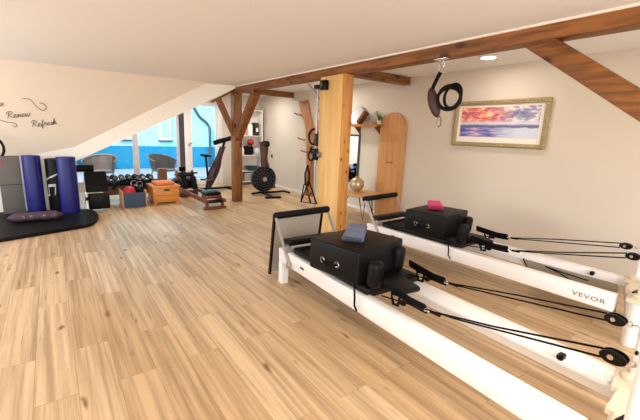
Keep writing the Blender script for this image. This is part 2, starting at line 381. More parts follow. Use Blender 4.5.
for x, lb in ((4.07, 'dark timber joist crossing from the beam to the wall above the arched panel'), (7.60, 'dark timber joist reaching the wall beyond the tree-shaped rack')):
    tag(MB().b2(x, x+.16, YR+.005, -3.09, 2.25, 2.365, .006).build('timber_joist', 'beamy'), lb, 'joist', 'ceiling joists')
t = thing('timber_column', 'broad pine column with knotty edge standing under the long beam', 'column', (3.54, -2.93, 0))
MB().b2(0.0, .47, -.10, 0, 0, 2.14, .004).build('board', 'pine', t)
MB().b2(-.035, .0, -.135, .006, 0, 2.14, .004).b2(0, .47, -.135, -.1, 0, 2.14, .003).build('edge_plank', 'knotty', t)
tag(MB().b2(4.35, 5.05, -3.22, -3.09, 2.20, 2.225, .003).build('wooden_batten', 'pinelight'), 'pale wooden batten fixed beside the beam behind the pine column', 'batten')

# ------------------------------------------------------------------ lettering on the slope
O0 = Vector((7.0464, .19, 1.567)); AR = Vector((-.0, -1, 0)); AU = Vector((-.63, 0, 1.3)).normalized(); AN = Vector((-1.3, 0, -.63)).normalized()
GL = {  # cursive strokes, unit x-height
 'R': [[(0, 0), (.25, 1.0), (.4, 1.9)], [(-.25, 1.3), (.1, 1.95), (.8, 2.05), (1.15, 1.65), (.8, 1.15), (.25, 1.05), (.7, .5), (1.15, 0), (1.4, .1)]],
 'e': [[(0, .1), (.35, .45), (.6, .75), (.4, .98), (.12, .7), (.12, .25), (.4, 0), (.75, .15), (.9, .3)]],
 'n': [[(0, .2), (.2, .9), (.15, 0), (.35, .7), (.6, .95), (.65, .5), (.7, .05), (.95, .25)]],
 'w': [[(0, .3), (.15, .95), (.15, .2), (.35, 0), (.55, .5), (.6, .95), (.6, .2), (.8, 0), (1.05, .5), (1.1, .95), (1.3, .85)]],
 'f': [[(0, .2), (.4, 1.2), (.5, 1.9), (.3, 1.8), (.2, .8), (.1, -.7), (.3, -.6), (.25, .1), (.7, .25)]],
 'r': [[(0, .2), (.2, .95), (.3, .8), (.55, .85), (.5, .15), (.8, .2)]],
 's': [[(0, .2), (.35, .95), (.55, .5), (.45, .05), (.1, .05), (.7, .25)]],
 'h': [[(0, .2), (.35, 1.2), (.4, 1.9), (.2, 1.7), (.15, 0), (.35, .75), (.6, .9), (.65, .1), (.95, .25)]],
 'l': [[(0, .2), (.35, 1.2), (.4, 1.9), (.2, 1.7), (.15, .2), (.35, 0), (.6, .25)]],
 'a': [[(.7, .85), (.3, .95), (.05, .45), (.3, 0), (.6, .5), (.7, .9), (.7, .1), (.95, .2)]],
 'x': [[(0, .9), (.2, .95), (.5, .05), (.75, .1)], [(.8, .95), (.4, .5), (-.1, 0)]],
}
ADV = dict(R=1.35, e=.85, n=.92, w=1.25, f=.62, r=.75, s=.65, h=.9, l=.55, a=.9, x=.85)
def slope_pt(a, b): return O0 + AR*a + AU*b + AN*.004
def writing(word, a, b, s, tilt, label):
    m = MB(); x = 0; ct, st = math.cos(tilt), math.sin(tilt)
    for ch in word:
        for stk in GL[ch]:
            pts = []
            for (px, py) in stk:
                u, v = (x+px+py*.2)*s*1.05, py*s
                pts.append(slope_pt(a+u*ct-v*st, b+u*st+v*ct))
            # smooth a little
            q = []
            for i in range(len(pts)-1):
                for k in range(4):
                    p0 = pts[max(i-1, 0)]; p1 = pts[i]; p2 = pts[i+1]; p3 = pts[min(i+2, len(pts)-1)]; t = k/4
                    q.append(.5*((2*p1)+(p2-p0)*t+(2*p0-5*p1+4*p2-p3)*t*t+(3*p1-p0-3*p2+p3)*t**3))
            q.append(pts[-1]); m.tube(q, .0034, 6)
        x += ADV[ch]
    return tag(m.build('wall_lettering', 'ink'), label, 'lettering', 'lettering on the sloping ceiling')
def flourish(pts, label):
    m = MB(); P = [slope_pt(*p) for p in pts]; q = []
    for i in range(len(P)-1):
        for k in range(5):
            p0 = P[max(i-1, 0)]; p1 = P[i]; p2 = P[i+1]; p3 = P[min(i+2, len(P)-1)]; t = k/5
            q.append(.5*((2*p1)+(p2-p0)*t+(2*p0-5*p1+4*p2-p3)*t*t+(3*p1-p0-3*p2+p3)*t**3))
    q.append(P[-1]); m.tube(q, .0036, 6)
    return tag(m.build('wall_flourish', 'ink'), label, 'flourish', 'pen flourishes on the sloping ceiling')
writing('Relax', -.525, .035, .050, .2, 'dark script wall lettering reading Relax, its start cut off')
writing('Renew', -.28, -.11, .050, .2, 'dark script wall lettering reading Renew, on the sloping ceiling')
writing('Refresh', -.01, -.235, .050, .2, 'dark script wall lettering reading Refresh, lowest of the words')
flourish([(-.08, .21), (-.03, .215), (.02, .19), (.08, .09), (.15, .045), (.19, .095), (.16, .15), (.11, .16)], 'looped dark pen flourish above the words Renew and Refresh')
flourish([(-.50, -.11), (-.36, -.145), (-.28, -.175), (-.22, -.18), (-.19, -.215), (-.21, -.245), (-.24, -.22)], 'dark pen flourish running under the word Renew')

# ------------------------------------------------------------------ by the knee wall: mat, rolls, ring
def matpoly():
    p = [(5.5, 1.25), (5.56, .59), (5.84, -.31)] + [(6.30-.0+.46*math.sin(math.radians(a))*1.0, -.31-.19*math.cos(math.radians(a))) for a in range(-88, 89, 16)] + [(7.02, -.31), (7.25, .6), (7.25, 1.25)]
    return p
mm = MB().prism([(x, y, .003) for x, y in [(5.5, 1.3), (5.55, .59), (5.84, -.26), (5.94, -.38), (6.15, -.46), (6.4, -.5), (6.68, -.5), (6.9, -.46), (7.02, -.36), (7.1, -.1), (7.26, .6), (7.26, 1.3)]], (0, 0, .045))
tag(mm.build('floor_mat', 'blackmat'), 'long black exercise mat with a rounded end lying before the knee wall', 'mat')
def roll(name, x, y, r, h, mat, label, lean=0):
    t = thing(name, label, 'exercise mat', (x, y, .05), 0, 'rolled mats against the knee wall')
    m = MB(); n = 90; turns = 4.0
    m.lathe([(r*.1, 0), (r*.99, 0), (r, .006), (r, h-.006), (r*.985, h), (r*.9, h), (r*.88, h-.006), (r*.76, h-.006), (r*.75, h), (r*.62, h), (r*.61, h-.006), (r*.45, h-.006), (r*.44, h), (r*.25, h), (r*.2, h-.03), (.002, h-.03)], 32)
    m.build('rolled_foam', mat, t)
    MB().box((-r*.72, -r*.7, h/2), (.012, .02, h*.995), (0, 0, .8), .004).build('loose_edge', mat, t)
    return t
roll('rolled_mat', 7.03, .262, .115, .88, 'blue', 'blue rolled mat between the grey mat and the black one', )
roll('rolled_mat', 6.84, -.165, .126, .87, 'blue', 'blue rolled mat at the right end, overlapping the black one')
rb = roll('rolled_mat', 7.05, -.01, .115, .83, 'black', 'black rolled mat with a white logo between the two blue ones')
def logo_on(rt, r):
    m = MB()
    def P(u, v): a = PI-.5+u/r; return Vector(((r+.002)*math.cos(a), (r+.002)*math.sin(a), v))
    def rib(pts, w):
        for (a, b) in zip(pts, pts[1:]):
            m.quadgrid(lambda i, j: P(a[0]+(b[0]-a[0])*i+(j-.5)*w*.5, a[1]+(b[1]-a[1])*i+(j-.5)*w), 5, 2, .002)
    rib([(-.055, .26), (-.05, .40)], .03); rib([(-.06, .415), (.05, .425)], .045); rib([(.05, .43), (.035, .27)], .03); rib([(-.09, .265), (-.04, .265)], .03)
    rib([(-.10, .50), (.09, .60)], .035)
    m.build('logo', 'paper', rt)
logo_on(rb, .115)
t = thing('folding_mat', 'grey folding mat standing upright left of the blue rolls', 'exercise mat', (7.10, .535, .05), .12)
for i in range(2): MB().b2(-.05+.05*i, -.004+.05*i, -.13, .13, .0, .87, .012).build('panel', 'grey', t)
MB().b2(-.054, -.05, -.13, .13, .44, .448).build('seam', 'blackmat', t)
MB().b2(-.0535, -.05, .08, .14, .75, .80, .001).build('tag', 'red', t)
t = thing('folded_bolster', 'mauve folded bolster bag lying on the black mat before the rolls', 'bolster', (6.42, .26, .05), -.03)
def bol(u, v):
    a = 2*PI*v; yy = (u-.5)*.62; e = min(1, 6*min(u, 1-u)+.25)
    rr = 1+.10*math.sin(9*u*PI+2)*math.cos(a)
    return Vector((.11*math.cos(a)*e*rr, yy, .062+.06*math.sin(a)*e*rr))
MB().quadgrid(bol, 40, 24).build('cloth', 'purple', t, ang=80)
for y in (-.10, .04, .13): MB().torus((-.108, y, .075), .014, .004, (0, PI/2, 0), 14).build('ring', 'chrome', t)
tag(MB().torus((6.98, .74, 1.03), .20, .018, (0, PI/2, 0), 36).build('exercise_ring', 'blackmat'), 'black exercise ring hanging on the sloped wall at the picture edge', 'ring')
bpy.data.objects['exercise_ring'].data.transform(Matrix.Translation((.1, .02, 0)))

# ------------------------------------------------------------------ weight bench, dumbbells, box, chest
t = thing('weight_bench', 'folded black padded weight bench beside the blue rolls', 'bench', (7.05, -.58, 0))
MB().box((.0, 0, .16), (.09, .31, .27), (0, -.04, 0), .025, 3).build('seat_pad', 'black', t)
MB().box((.16, .01, .47), (.09, .33, .36), (0, .42, 0), .025, 3).build('back_pad', 'black', t)
MB().cyl((.30, .27, .69), (.30, .02, .69), .06, seg=20).build('foam_roller', 'blackmat', t)
MB().bar((.10, .17, .02), (.22, .17, .60), .03, .04).bar((.34, .17, .02), (.22, .17, .60), .03, .04).bar((.10, -.14, .015), (.5, -.14, .015), .03, .03).build('frame', 'silver', t)
MB().cyl((.05, .19, .20), (.05, .15, .20), .03).build('knob', 'blackpl', t)

t = thing('dumbbell_rack', 'low black rack holding a row of dumbbells under the window', 'rack', (7.92, -1.22, 0))
MB().b2(-.12, .14, -.50, .50, .36, .385, .004).b2(-.13, -.115, -.5, .5, .30, .40, .003).build('tray', 'blackpl', t)
MB().b2(-.105, -.09, -.5, .5, .12, .345, .003).build('front_board', 'block', t)
for s in (-1, 1):
    for x in (-.1, .12): MB().bar((x, s*.45, .36), (x*1.2, s*.45, 0), .03, .03).build('leg', 'blackpl', t)
def dumbbell():
    r = thing('dumbbell', 'x', 'dumbbell', (0, 0, 0), 0, 'dumbbells on the low rack')
    for s in (-1, 1):
        MB().lathe([(.018, 0), (.048, .004), (.055, .014), (.055, .052), (.048, .062), (.02, .064)], 8, (s*.05 if s > 0 else -.05, 0, .058), (0, s*PI/2, 0)).build('weight_head', 'blackpl', r)
        MB().lathe([(.004, 0), (.032, 0), (.034, .003), (.004, .004)], 16, (s*.115, 0, .058), (0, s*PI/2, 0)).build('end_cap', 'steel', r)
    MB().cyl((-.06, 0, .058), (.06, 0, .058), .016).build('grip', 'chrome', r)
    return r
d0 = dumbbell(); ORD = ['first', 'second', 'third', 'fourth', 'fifth', 'sixth', 'seventh']
for i in range(7):
    y = -.80-i*.127
    lb = f'black and chrome dumbbell, {ORD[i]} from the weight bench on the low rack'
    if i == 0: d0.location = (7.92, y, .386); d0.rotation_euler = (0, 0, .08); d0['label'] = lb
    else: dup(d0, (7.92+.02*(i % 2), y, .386), .1*math.sin(i*2.1), lb)
tag(MB().b2(7.82, 8.02, -1.88, -1.73, 0, .60, .006).build('wooden_pedestal', 'block'), 'dark brown wooden block standing at the end of the dumbbell rack', 'block')

t = thing('storage_box', 'slate blue open storage box with wooden ends before the rack', 'box', (7.05, -1.13, 0))
MB().b2(0, .012, -.185, .185, .02, .27, .004).b2(.40, .412, -.185, .185, .02, .27, .004).b2(0, .41, -.18, .18, .01, .025).build('body', 'slate', t)
for s in (-1, 1): MB().b2(-.004, .416, s*.19-.008, s*.19+.008, 0, .30, .004).build('end_board', 'pinelight', t)
tag(MB().sph((7.19, -1.065, .268), .105).build('exercise_ball', 'red'), 'red ball lying in the slate blue storage box', 'ball')
def kettle(loc, label, r=.072):
    k = thing('kettlebell', label, 'kettlebell', loc, .4, 'kettlebells in the storage box')
    MB().lathe([(.02, 0), (.055, .0), (.066, .03), (.07, .07), (.06, .115), (.03, .135), (.005, .138)], 20).build('bell', 'blackpl', k)
    MB().tube([(0, -.045, .10), (0, -.055, .16), (0, -.035, .195), (0, .035, .195), (0, .055, .16), (0, .045, .10)], .012).build('handle', 'steel', k)
kettle((7.235, -1.245, .24), 'black kettlebell in the storage box beside the red ball')
kettle((7.385, -1.18, .24), 'black kettlebell lying behind the others in the storage box')
tag(MB().b2(7.085, 7.43, -1.30, -.97, .026, .155, .01).b2(7.16, 7.42, -1.305, -1.16, .156, .238, .02).build('folded_blanket', 'teal'), 'dark teal blanket filling the storage box under the kettlebells', 'blanket')
# padded arm over the box
tag(MB().tube([(7.50, -.85, .28), (7.50, -.93, .40), (7.50, -1.08, .45), (7.50, -1.24, .44), (7.50, -1.37, .34), (7.50, -1.40, .0)], .028, 10).build('padded_hoop', 'blackmat'), 'black padded hoop arching behind the slate blue storage box', 'hoop')

t = thing('wooden_chest', 'honey pine box with a lid and handle slot before the glass', 'chest', (7.18, -1.70, 0))
MB().b2(0, .50, -.235, .235, .03, .31, .006).b2(.0, .06, -.23, -.17, 0, .03).b2(.0, .06, .17, .23, 0, .03).b2(.44, .5, -.23, -.17, 0, .03).b2(.44, .5, .17, .23, 0, .03).build('body', 'crate', t)
MB().b2(-.004, 0, -.23, .23, .155, .162).build('board_joint', 'block', t)
MB().b2(-.025, .525, -.255, .255, .31, .345, .006).build('lid', 'crate', t)
MB().b2(-.006, 0, -.055, .045, .25, .277, .002).build('handle_slot', 'blackpl', t)
tag(MB().b2(7.23, 7.60, -1.88, -1.52, .346, .41, .03, 3).build('seat_cushion', 'orange'), 'orange cushion lying on the lid of the honey pine box', 'cushion')

# ------------------------------------------------------------------ rowing machine
t = thing('rowing_machine', 'walnut wood rowing machine with its seat towards the room', 'rowing machine', (6.25, -2.32, 0), .01)
for s in (-1, 1): MB().b2(.0, 2.05, s*.165-.03, s*.165+.03, .12, .19, .008).build('rail', 'rower', t)
MB().b2(.03, .10, -.21, .21, .0, .05, .012).b2(.05, .09, -.17, -.12, .04, .125, .004).b2(.05, .09, .12, .17, .04, .125, .004).build('rear_foot', 'rower', t)
MB().b2(-.012, .012, -.135, .135, .125, .185, .006).build('end_bar', 'blackpl', t)
MB().b2(1.55, 1.62, -.2, .2, 0, .13, .008).build('middle_foot', 'rower', t)
MB().box((.24, 0, .275), (.27, .30, .055), (0, 0, 0), .028, 3).build('seat', 'black', t)
MB().b2(.10, .34, -.15, .15, .19, .245, .01).build('seat_carriage', 'rower', t)
MB().lathe([(.05, 0), (.22, .0), (.26, .04), (.26, .17), (.22, .21), (.05, .215)], 28, (1.86, 0, .16)).build('water_tank', 'blackpl', t)
for s in (-1, 1):
    MB().box((1.52, s*.10, .30), (.05, .12, .28), (0, .5, 0), .015).build('foot_plate', 'blackmat', t)
    MB().bar((1.62, s*.17, .15), (1.85, s*.17, .52), .04, .07).build('upright', 'rower', t)
MB().b2(1.75, 1.98, -.18, .18, .40, .46, .02).build('top_deck', 'blackpl', t)
MB().cyl((1.58, -.20, .50), (1.58, .20, .50), .018).build('handle_bar', 'blackmat', t)
MB().box((1.80, .05, .57), (.03, .14, .10), (0, -.4, 0), .01).bar((1.84, .05, .44), (1.81, .05, .56), .02, .02).build('monitor', 'blackpl', t)

# ------------------------------------------------------------------ upright bike before the door
t = thing('exercise_bike', 'maroon-black exercise bike with a slanted body before the glass door', 'exercise bike', (8.45, -3.05, 0))
def body(u, v):   # slanted shell from the floor up to the handlebar
    a = 2*PI*v; k = u; w = .075+.055*math.sin(PI*min(1, k*1.25))**1.5 * (1 if k < .8 else max(0, 1-(k-.8)*4)); w = max(w, .05)
    y = .10-.38*k+.0*math.sin(k*3); z = .06+.98*k
    return Vector((w*.7*math.cos(a), y+w*math.sin(a), z))
MB().quadgrid(body, 24, 20).build('body', 'maroon', t, ang=70)
MB().b2(-.05, .05, -.5, .32, .02, .07, .02).b2(-.28, .28, .22, .30, .0, .06, .02).b2(-.28, .28, -.5, -.42, .0, .06, .02).build('base', 'blackpl', t)
MB().cyl((0, -.28, 1.02), (0, -.33, 1.17), .03).build('neck', 'blackpl', t)
MB().tube([(0, -.06, 1.12), (0, -.15, 1.15), (0, -.25, 1.18), (0, -.38, 1.21), (0, -.50, 1.25)], .055, 12, flat=.03, up=(1, 0, 0)).build('handlebar', 'blackmat', t)
MB().cyl((.0, .08, .1), (0, .14, .80), .025).build('seat_post', 'blackpl', t)
MB().box((0, .14, .83), (.18, .22, .06), (.1, 0, 0), .028, 3).build('saddle', 'black', t)
for s in (-1, 1):
    MB().bar((s*.13, .02, .30), (s*.13, .16, .24), .025, .03).cyl((0, .02, .30), (s*.13, .02, .30), .02).build('crank', 'steel', t)
    MB().b2(s*.19-.06, s*.19+.06, .11, .21, .225, .255, .01).build('pedal', 'blackpl', t)

# ------------------------------------------------------------------ fan bike in the corner
t = thing('fan_bike', 'dark air bike with a round caged fan by the white wall', 'exercise bike', (7.45, -3.90, 0), -.15)
MB().lathe([(.05, -.06), (.27, -.06), (.29, -.04), (.29, .04), (.27, .06), (.05, .06)], 40, (0, 0, .36), (0, PI/2, 0)).build('fan_drum', 'blackpl', t)
cage = MB()
for k in range(5): cage.torus((-.075-.002*(5-k), 0, .36), .065+.056*k, .006, (0, PI/2, 0), 32)
for k in range(16): a = 2*PI*k/16; cage.cyl((-.085, .04*math.cos(a), .36+.04*math.sin(a)), (-.075, .295*math.cos(a), .36+.295*math.sin(a)), .006, seg=6)
cage.build('cage', 'dgrey', t)
MB().cyl((-.12, 0, .36), (-.05, 0, .36), .05).build('hub', 'chrome', t)
def spine(u, v):
    a = 2*PI*v; z = .12+1.07*u; y = -.06-.16*max(0, .6-u)*1.4; w = .085+.13*max(0, .7-u)**1.3+(.035*max(0, (u-.7)/.3))
    return Vector((.12+.06*math.cos(a), y+w*math.sin(a), z))
MB().quadgrid(spine, 24, 20).box((.12, -.06, 1.19), (.12, .18, .04), (0, 0, 0), .015).build('spine', 'brownshell', t, ang=70)
MB().box((.03, -.08, 1.16), (.04, .16, .12), (0, .3, 0), .015).build('monitor', 'blackpl', t)
MB().tube([(.0, .28, .02), (0, .12, .04), (0, -.3, .04), (-.0, -.52, .05), (-.1, -.64, .02)], .025, 10).b2(-.62, .1, -.05, .01, .0, .04, .01).b2(-.64, -.56, -.2, .16, 0, .045, .015).build('base', 'blackpl', t)

# ------------------------------------------------------------------ shelf in the corner with its things
t = thing('shelving_unit', 'white shelving unit by the window wall behind the fan bike', 'shelf', (9.12, -4.34, 0))
for s in (-1, 1): MB().b2(-.16, .16, s*.32-.01, s*.32+.01, 0, 2.0, .002).build('side_panel', 'trim', t)
MB().b2(.15, .16, -.31, .31, 0, 2.0).build('back_panel', 'trim', t)
for z in (.10, .38, .80, 1.32, 1.98): MB().b2(-.16, .15, -.31, .31, z-.02, z, .002).build('shelf_board', 'trim', t)
tag(MB().b2(8.99, 9.13, -4.24, -4.12, 1.322, 1.66, .006).build('storage_carton', 'redpink'), 'dusky pink carton on the upper board of the white shelf', 'carton')
tag(MB().b2(8.99, 9.20, -4.38, -4.255, 1.322, 1.60, .006).build('storage_carton', 'paper'), 'white carton beside the dusky pink one on the shelf', 'carton')
b = thing('file_binder', 'dark green file standing at the right end of the upper shelf', 'file', (9.0, -4.52, 1.322))
MB().b2(0, .22, -.05, .05, 0, .34, .004).build('cover', 'green', b); MB().b2(-.003, 0, -.03, .03, .10, .2).build('spine_label', 'paper', b)
tag(MB().sph((9.09, -4.37, 1.134), .09).build('exercise_ball', 'red'), 'red ball lying on the black bag in the white shelf', 'ball')
tag(MB().sph((9.06, -4.53, .902), .10).build('exercise_ball', 'clear'), 'pale glossy ball on the middle board of the shelf', 'ball')
g = thing('gym_bag', 'black gym bag on the middle board of the white shelf', 'bag', (9.08, -4.285, .802))
MB().b2(-.10, .08, -.13, .13, 0, .24, .05, 3).build('bag_body', 'blackmat', g)
MB().tube([(-.11, -.07, .15), (-.11, -.06, .26), (-.11, 0, .30), (-.11, .06, .26), (-.11, .07, .15)], .01).build('bag_handle', 'strap', g)
v = thing('white_bottle', 'white bottle standing before the black bag on the shelf', 'bottle', (8.99, -4.085, .802))
MB().lathe([(.005, 0), (.035, 0), (.04, .02), (.04, .16), (.018, .20), (.018, .23), (.005, .235)], 18).build('bottle_body', 'paper', v); MB().cyl((0, 0, .23), (0, 0, .265), .02).build('cap', 'trim', v)
tag(MB().lathe([(.01, 0), (.08, .0), (.16, .05), (.19, .12), (.18, .12), (.14, .06), (.01, .02)], 24, (9.02, -4.36, .383)).build('plastic_bowl', 'teal'), 'dark teal bowl on the lower board of the white shelf', 'bowl')
tag(MB().b2(8.98, 9.24, -4.63, -4.15, .102, .32, .01).build('storage_carton', 'lgrey'), 'pale grey carton on the lowest board of the white shelf', 'carton')

# ------------------------------------------------------------------ tree-shaped rack on the right wall
t = thing('tree_rack', 'oak tree-shaped coat rack with branches standing against the right wall', 'coat rack', (6.79, -4.72, 0))
def plank(pts): return MB().prism([(x, 0, z) for x, z in pts], (0, -.045, 0))
plank([(-.15, .0), (.15, .0), (.10, .45), (.11, .9), (.13, 1.25), (-.13, 1.25), (-.11, .9), (-.12, .45)]).build('trunk', 'tree', t)
plank([(-.13, 1.25), (.13, 1.25), (.20, 1.60), (.50, 2.10), (.46, 2.16), (.34, 2.12), (.18, 2.16), (.14, 2.12), (-.05, 1.62)]).build('branch', 'tree', t)
plank([(-.13, 1.25), (-.05, 1.45), (-.22, 1.62), (-.38, 1.82), (-.48, 1.80), (-.32, 1.50)]).build('branch', 'tree', t)
plank([(-.08, .96), (.0, 1.10), (-.22, 1.22), (-.40, 1.24), (-.40, 1.15), (-.24, 1.10)]).build('branch', 'tree', t)
for x, z in ((.56, 1.86), (.40, 1.30), (.26, 1.02), (-.42, 1.92), (-.3, .8)):
    MB().bar((x-.18 if x > 0 else x+.12, .0, z-.02), (x, .02, z), .035, .035, (0, 0, 1)).cyl((x, .0, z), (x, .07, z+.02), .018).build('peg', 'tree', t)
tag(MB().torus((6.50, -4.62, 1.36), .16, .022, (PI/2, 0, .1), 36).build('exercise_ring', 'blackmat'), 'black exercise ring hanging on the upper branches of the tree-shaped rack', 'ring')
tag(MB().torus((6.52, -4.58, .95), .11, .02, (PI/2, 0, -.1), 32).build('exercise_ring', 'blackmat'), 'smaller black ring hanging lower on the tree-shaped rack', 'ring')
s = thing('resistance_band', 'black looped band hanging low on the trunk of the tree rack', 'band', (6.70, -4.62, .72))
MB().tube([(0, 0, 0), (-.09, 0, -.2), (-.07, 0, -.42), (0, 0, -.46), (.07, 0, -.42), (.09, 0, -.2)], .02, 8, True).build('band_loop', 'strap', s)
MB().cyl((-.05, .0, -.45), (.06, 0, -.45), .018).build('band_grip', 'blackmat', s)

# ------------------------------------------------------------------ cable machine on the column
t = thing('cable_machine', 'steel cable rail with a black pulley head fixed to the pine column', 'cable machine', (4.06, -2.955, 0))
for x in (-.035, .035): MB().cyl((x, 0, .03), (x, 0, 2.02), .013).build('guide_rail', 'silver', t)
MB().b2(-.24, -.12, .032, .09, 1.97, 2.09, .01).b2(-.12, .05, -.02, .06, 2.0, 2.05, .008).build('pulley_head', 'blackpl', t)
MB().cyl((-.17, .09, 2.03), (-.17, .105, 2.03), .03).build('pulley_wheel', 'steel', t)
MB().b2(-.06, .06, -.03, .04, 1.06, 1.22, .01).cyl((0, .02, 1.25), (0, .02, 1.42), .03).build('slider', 'blackpl', t)
MB().torus((-.11, .05, 1.14), .035, .008, (PI/2, 0, 0), 20).cyl((-.06, .03, 1.14), (-.11, .05, 1.14), .01).build('knob', 'steel', t)
MB().cyl((.0, 0, 1.88), (.26, 0, 2.09), .013).build('stay', 'silver', t)
MB().b2(-.10, .10, -.06, .06, 0, .03, .006).build('foot_plate', 'steel', t)
t = thing('pull_handle', 'black strap triangle with a wooden grip hanging from the cable rail', 'handle', (4.18, -2.915, .0))
MB().tube([(0, 0, .76), (.19, 0, .42), (-.20, 0, .46)], .012, 8, True).tube([(0, 0, .76), (.13, 0, .68), (.19, 0, .42)], .009).tube([(.06, .0, .66), (-.06, 0, .44)], .012).build('webbing', 'strap', t)
MB().cyl((.11, 0, .56), (-.06, 0, .58), .022).build('grip', 'block', t)
MB().cyl((-.02, -.02, 1.08), (0, 0, .76), .005).build('cable', 'rope', t)

# ------------------------------------------------------------------ right wall: arched panel, shelf, mirror, table, painting
t = thing('arched_panel', 'tall arched plywood panel leaning on the wall beside the shelf', 'panel', (4.34, -4.775, 0))
pts = [(-.285, 0, 0), (.285, 0, 0)] + [(.285*math.cos(math.radians(a)), 0, 1.54+.285*math.sin(math.radians(a))) for a in range(0, 181, 10)]
MB().prism(pts, (0, .05, 0)).build('board', 'arch', t)
for x in (-.05, .04): MB().cyl((x, .05, .98), (x, .062, .98), .014).build('knob', 'block', t)
t = thing('wall_shelf', 'wooden wall shelf with brackets between the column and the arched panel', 'shelf', (4.93, YR, 0))
MB().b2(-.37, .36, 0, .22, 1.60, 1.625, .004).b2(-.37, .36, .20, .22, 1.575, 1.60, .003).build('board', 'tree', t)
for x in (-.28, .25): MB().prism([(x, .0, 1.60), (x, .18, 1.60), (x, 0, 1.44)], (.025, 0, 0)).build('bracket', 'block', t)
tag(MB().lathe([(.01, 0), (.10, .0), (.165, .018), (.17, .024), (.16, .022), (.1, .008), (.01, .008)], 32).build('display_plate', 'silver', None, (5.20, -4.71, 1.795), (-PI/2+.22, 0, 0)), 'round pale plate leaning at the left end of the wall shelf', 'plate')
tag(MB().box((0, 0, 0), (.06, .12, .26), (0, -.75, 0), .008).build('wooden_block', 'block', None, (4.98, -4.62, 1.742)), 'dark brown block tilted beside the plate on the wall shelf', 'block')
tag(MB().box((0, 0, 0), (.20, .05, .18), (0, .0, 0), .01).build('picture_card', 'lgrey', None, (4.75, -4.70, 1.738), (-.2, .35, 0)), 'pale grey card leaning beside the brown block on the shelf', 'card')
t = thing('potted_plant', 'small green plant in a pot beside the arched panel on the shelf', 'plant', (4.60, -4.66, 1.626))
MB().lathe([(.01, 0), (.03, 0), (.042, .06), (.036, .06), (.01, .05)], 18).build('pot', 'plate', t)
fo = MB()
for k in range(16):
    a = k*2.4; r = .03+.03*random.random(); h = .07+.07*random.random()
    fo.tube([(0, 0, .05), (r*.5*math.cos(a), r*.5*math.sin(a), .05+h*.7), (r*math.cos(a), r*math.sin(a), .05+h)], .011, 6, flat=.003, up=(math.cos(a), math.sin(a), .3))
fo.build('foliage', 'leaf', t)
t = thing('wall_mirror', 'narrow dark-framed mirror hanging on the wall beside the pine column', 'mirror', (5.36, YR, 0))
MB().b2(-.19, .28, .0, .03, .50, .54, .004).b2(-.19, .28, .0, .03, 1.40, 1.44, .004).b2(-.19, -.15, 0, .03, .54, 1.40, .004).b2(.24, .28, 0, .03, .54, 1.40, .004).build('mirror_frame', 'dgrey', t)
MB().b2(-.15, .24, .005, .015, .54, 1.40).build('mirror_glass', 'mirror', t)

t = thing('side_table', 'round pale wood side table with black hairpin legs by the arched panel', 'table', (4.60, -4.31, 0))
MB().lathe([(.02, .41), (.37, .41), (.38, .42), (.38, .43), (.37, .44), (.02, .44)], 40).build('tabletop', 'pinelight', t)
for k in range(3):
    a = k*2*PI/3+.5; c, s_ = math.cos(a), math.sin(a)
    MB().tube([(.22*c-.06*s_, .22*s_+.06*c, .41), (.34*c, .34*s_, .011), (.22*c+.06*s_, .22*s_-.06*c, .41)], .011).build('leg', 'blackpl', t)
g = thing('mosaic_globe', 'brass mosaic ball lantern standing on the round side table', 'lantern', (4.66, -4.28, .441))
MB().lathe([(.01, 0), (.05, 0), (.05, .012), (.01, .02)], 20).sph((0, 0, .135), .127, seg=24).build('globe', 'mosaic', g); MB().cyl((0, 0, .254), (0, 0, .275), .035).build('rim', 'gold', g)

PW, PH = 1.26, .61; PX, PZ = 2.545, 1.635
t = thing('framed_painting', 'framed seascape at sunset in an ornate gold frame on the wall', 'painting', (PX, YR, PZ), PI)
fr = MB(); w_ = .058
prof = lambda x0, x1, z0, z1: fr.b2(x0, x1, -.045, 0, z0, z1, .014, 3)
prof(-PW/2, PW/2, PH/2-w_, PH/2); prof(-PW/2, PW/2, -PH/2, -PH/2+w_); prof(-PW/2, -PW/2+w_, -PH/2+w_*.6, PH/2-w_*.6); prof(PW/2-w_, PW/2, -PH/2+w_*.6, PH/2-w_*.6)
n = 30
for i in range(n):
    for s in (-1, 1): fr.sph((-PW/2+.03+(PW-.06)*i/(n-1), -.045, s*(PH/2-.022)), .017, (1, .6, 1), 8)
for i in range(14):
    for s in (-1, 1): fr.sph((s*(PW/2-.022), -.045, -PH/2+.04+(PH-.08)*i/13), .017, (1, .6, 1), 8)
fr.build('frame', 'gold', t, ang=60)
MB().b2(-PW/2+.05, PW/2-.05, -.014, -.004, -PH/2+.05, PH/2-.05).build('mount', 'paper', t)
pr = MB().b2(-.525, .525, -.002, .002, -.195, .195).build('print', painting_mat(1.05, .39), t, (0, -.016, .022))
tag(MB().b2(8.60, 8.68, YR, YR+.012, .76, .84, .004).build('light_switch', 'dgrey'), 'small dark wall switch on the white wall past the fan bike', 'switch')

